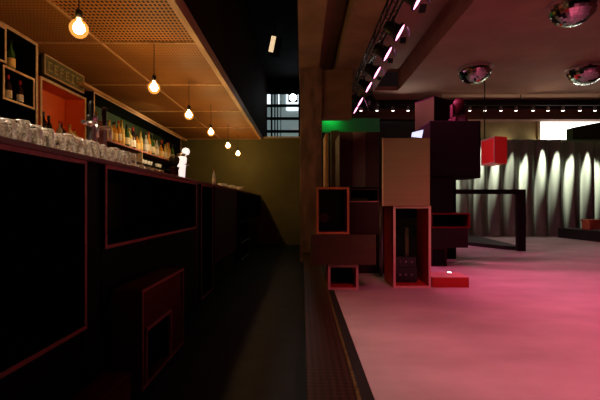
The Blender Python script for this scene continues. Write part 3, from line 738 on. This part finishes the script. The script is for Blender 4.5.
mirror_ball('nearest half mirror ball on the ceiling, cut by the picture top', wx(572.5, 5.5), 5.5, .31)

# ------------------------------------------------------------------ stage light truss
TX, TZ = 1.08, 3.145
tr = thing('lighting_truss', 'black lighting truss running back under the ceiling', 'truss', (TX, 0, TZ))
bm = B()
for dx in (-.06, .06):
    for dz in (0, .12): add_tube(bm, (dx, 1.5, dz), (dx, 9.9, dz), .014, 8)
obj('chords', bm, 'metal_black', tr)
bm = B(); n = 42
for k in range(n):
    y0 = 1.5 + k * .2; y1 = y0 + .2; s = 1 if k % 2 else -1
    add_tube(bm, (-.06, y0, .06 - s * .06), (-.06, y1, .06 + s * .06), .006, 5)
    add_tube(bm, (-.06 * s, y0, 0), (.06 * s, y1, 0), .006, 5)
obj('lacing', bm, 'metal_black', tr)
for y in (2, 4, 6, 8, 9.7):
    bm = B(); add_tube(bm, (0, y, .12), (0, y, .60 if not .6 < TX < .98 else .2), .01); obj('hanger', bm, 'metal_black', tr)
def stage_light(label, loc, n):
    n = Vector(n).normalized(); q = n.to_track_quat('Z', 'Y').to_matrix()
    t = thing('stage_light', label, 'spotlight', loc, group='pink stage lights on the truss')
    bm = B(); add_lathe(bm, [(0, -.20), (.05, -.19), (.075, -.14), (.085, -.02), (.118, .0), (.118, .03), (.108, .03), (.10, .005)], 18, (0, 0, 0), q); obj('can', bm, 'metal_black', t)
    bm = B(); add_lathe(bm, [(.108, .022), (0, .034)], 18, (0, 0, 0), q); obj('lens', bm, 'pinklens', t)
    bm = B()
    up = Vector((0, 1, 0)); side = n.cross(up).normalized()
    up = side.cross(n).normalized()
    for s in (-1, 1):
        c = up * (.10 * s) - n * .06
        add_tube(bm, c, Vector((-.08, .10 * s, .145)), .009, 6)
    add_tube(bm, (-.08, -.10, .145), (-.08, .10, .145), .009, 6); obj('yoke', bm, 'metal_black', t)
    bm = B(); 
    for s in (-1, 1):
        m3 = q @ Matrix.Rotation(s * .5, 3, 'X')
        add_box(bm, -.09, .09, s * .105 - .002, s * .105 + .002, .03, .10, m3)
    obj('barn_doors', bm, 'metal_black', t)
    return t
LY = [4.15, 4.95, 5.65, 6.45, 7.25, 8.3, 8.95]
LL = ['nearest pink stage light on the truss, cut by the picture top', 'second nearest pink stage light on the truss', 'third pink stage light along the truss',
      'fourth pink stage light along the truss, mid row', 'fifth pink stage light along the truss', 'second farthest pink stage light on the truss', 'farthest pink stage light on the truss']
nn = Vector((.80, -.16, -.52)).normalized()
for i, y in enumerate(LY):
    x = 1.17
    stage_light(LL[i], (x + .02, y, 2.98), nn)
    ld = bpy.data.lights.new('stage_beam', 'SPOT'); ld.energy = [215, 215, 195, 150, 80, 35, 30][i]; ld.spot_size = math.radians(110); ld.spot_blend = .9
    ld.color = (1, .13, .27 + .035 * i) ; ld.shadow_soft_size = .05
    lo = bpy.data.objects.new('stage_beam', ld); COL.objects.link(lo); lo.location = Vector((x + .02, y, 2.98)) + nn * .12
    lo.rotation_euler = Vector((.72, -.16, -.67)).to_track_quat('-Z', 'Y').to_euler()
# pink fill wash added out of view to brighten the near floor
for (loc, aim, e, c, sz) in (((1.3, 1.2, 3.1), (2.0, 2.4, 0), 310, (1, .14, .25), 84), ((1.3, .2, 3.1), (2.3, 1.5, 0), 160, (1, .14, .27), 84)):
    ld = bpy.data.lights.new('wash', 'SPOT'); ld.energy = e; ld.spot_size = math.radians(sz); ld.spot_blend = 1; ld.color = c; ld.shadow_soft_size = .08
    lo = bpy.data.objects.new('wash', ld); COL.objects.link(lo); lo.location = loc
    lo.rotation_euler = (Vector(aim) - Vector(loc)).to_track_quat('-Z', 'Y').to_euler()
# dark lamp clump at the far end of the truss
t = thing('stage_light', 'unlit dark lamp hanging at the far end of the truss', 'spotlight', (wx(372, 8.6), 8.6, wz(104, 8.6)))
bm = B(); add_lathe(bm, [(0, -.2), (.09, -.18), (.12, -.02), (.13, .1), (.11, .1), (.10, .02), (0, .02)], 18, (0, 0, 0), Vector((.5, .3, -.8)).to_track_quat('Z', 'Y').to_matrix()); obj('can', bm, 'metal_black', t)
bm = B(); add_tube(bm, (0, 0, .1), (0, 0, 3.6 - wz(104, 8.6)), .012); obj('stem', bm, 'metal_black', t)

# ------------------------------------------------------------------ small lamps over the aisle
t = thing('ceiling_floodlight', 'small grey floodlight high over the dark aisle', 'spotlight', (wx(275, 7.6), 7.6, wz(46, 7.6)))
Rf = Matrix.Rotation(.2, 3, 'Y')
bm = B(); add_box(bm, -.06, .10, -.06, .12, -.16, .16, Rf); obj('housing', bm, 'fascia_dark', t, bevel=.01)
bm = B(); add_box(bm, -.09, -.005, -.075, -.061, -.15, .15, Rf); obj('lit_edge', bm, mat('dim_glow', (1, .8, .5), emit=(1, .7, .4), es=.9), t)
bm = B(); add_tube(bm, (0, .03, .12), (0, .03, 4.4 - wz(46, 7.6)), .012); obj('stem', bm, 'metal_black', t)
t = thing('floodlight', 'cold white floodlight glaring at the top of the far window', 'spotlight', (wx(293, 11.2), 11.2, wz(97.5, 11.2)))
bm = B(); add_box(bm, -.13, .13, .0, .08, -.11, .11); obj('housing', bm, 'metal_black', t, bevel=.01)
bm = B(); add_lathe(bm, [(.10, 0), (.06, .012), (0, .016)], 20, (0, 0, 0), Matrix.Rotation(PI / 2, 3, 'X')); obj('lens', bm, 'coldlens', t)
bm = B(); add_tube(bm, (0, .04, .1), (0, .04, 4.4 - wz(97.5, 11.2)), .012); obj('stem', bm, 'metal_black', t)
# green strip light at the back of the stack
t = thing('green_light_box', 'green glowing strip high on the dark wall behind the stack', 'light', (wx(350, 10.3), 10.34, 2.72))
gx0, gx1 = wx(321, 10.3) - wx(350, 10.3), wx(380, 10.3) - wx(350, 10.3)
bm = B(); add_box(bm, gx0, gx1, -.02, 0, -.02, .34); obj('backboard', bm, mat('green_board', (.03, .22, .08), .7), t)
bm = B(); add_tube(bm, (gx0, -.14, .40), (gx0 + .75, -.14, .40), .012); obj('tube', bm, 'metal_black', t)
ld = bpy.data.lights.new('green_glow', 'AREA'); ld.shape = 'RECTANGLE'; ld.size = .3; ld.size_y = .03; ld.energy = 2.2; ld.color = (.03, 1, .22)
lo = bpy.data.objects.new('green_glow', ld); COL.objects.link(lo); lo.location = (wx(331, 10.2), 10.16, 3.10)
lo.rotation_euler = Vector((0, .35, -1)).to_track_quat('-Z', 'Y').to_euler()

# ------------------------------------------------------------------ fill lights added to brighten the room, without fixtures
def area(loc, aim, e, c, s):
    ld = bpy.data.lights.new('fill_lamp', 'SPOT'); ld.shadow_soft_size = .04; ld.energy = e * 1.6; ld.color = c  # unseen fill lamp, no fixture modelled
    ld.spot_size = math.radians(140); ld.spot_blend = 1
    lo = bpy.data.objects.new('fill_lamp', ld); COL.objects.link(lo); lo.location = loc
    lo.rotation_euler = (Vector(aim) - Vector(loc)).to_track_quat('-Z', 'Y').to_euler()
    return lo
ld = bpy.data.lights.new('fill_spot', 'SPOT'); ld.energy = 120; ld.spot_size = math.radians(15); ld.spot_blend = .7; ld.color = (1, .68, .38); ld.shadow_soft_size = .12  # warm fill spot added to brighten the tan box front
lo = bpy.data.objects.new('fill_spot', ld); COL.objects.link(lo); lo.location = (1.3, -1.6, 2.3)
lo.rotation_euler = (Vector((1.16, 4, .98)) - lo.location).to_track_quat('-Z', 'Y').to_euler()
area((3.0, 9.3, 3.2), (3.2, 7.2, 0), 15, (1, .95, .85), .6)          # added white fill spilling over the back
area((-1.4, -1.5, 2.2), (-1.0, 2, .6), 1.0, (1, .35, .25), .5)       # added faint warm fill on the bar front
area((2.4, 10.1, 2.9), (2.6, 8.0, 3.6), 10, (.95, 1, .92), .5)  # fill added to lift the far ceiling
for x in (4.4, 5.4, 6.4, 7.4): 
    kk = area((x, 10.66, 2.2), (x, 10.74, 3.0), 11, (1, .88, .6), .2); kk.data.spot_size = math.radians(120)  # unseen uplights added behind the curtain to brighten the khaki wall
ll = area((-1.8, 1.9, 2.3), (-1.15, 1.85, 1.1), 75, (1, .80, .58), .5); ll.data.spot_size = math.radians(75)  # added lamp without fixture that brightens the tumblers
area((-1.9, 6.4, 2.1), (-2.7, 6.6, 1.75), 13, (1, .75, .45), .5)  # fill added for the shelf bottles
area((6.0, 10.0, 2.9), (5.0, 5.0, 3.6), 7, (1, .75, .55), .5)  # added warm fill on the right ceiling
area((.5, 3.6, 1.6), (.5, 5.2, 3.6), 4, (1, .60, .25), .5)  # warm fill added under the concrete beams

w = bpy.data.worlds.new('world'); S.world = w; w.use_nodes = True
w.node_tree.nodes['Background'].inputs[0].default_value = (.02, .01, .01, 1)
w.node_tree.nodes['Background'].inputs[1].default_value = .3

# ------------------------------------------------------------------ camera
cd_ = bpy.data.cameras.new('camera'); cam = bpy.data.objects.new('camera', cd_); COL.objects.link(cam)
cam.location = (0, 0, CH); cam.rotation_euler = (PI / 2, 0, 0)
cd_.lens = 24; cd_.sensor_width = 36; cd_.sensor_fit = 'HORIZONTAL'; cd_.shift_x = -2 / 600; cd_.shift_y = 4 / 600
cd_.clip_start = .05; cd_.clip_end = 60
S.camera = cam
S.view_settings.view_transform = 'Standard'
S.view_settings.look = 'None'
S.view_settings.exposure = 0
S.cycles.use_denoising = True
S.cycles.max_bounces = 8
S.cycles.sample_clamp_indirect = 4
S.cycles.use_adaptive_sampling = False
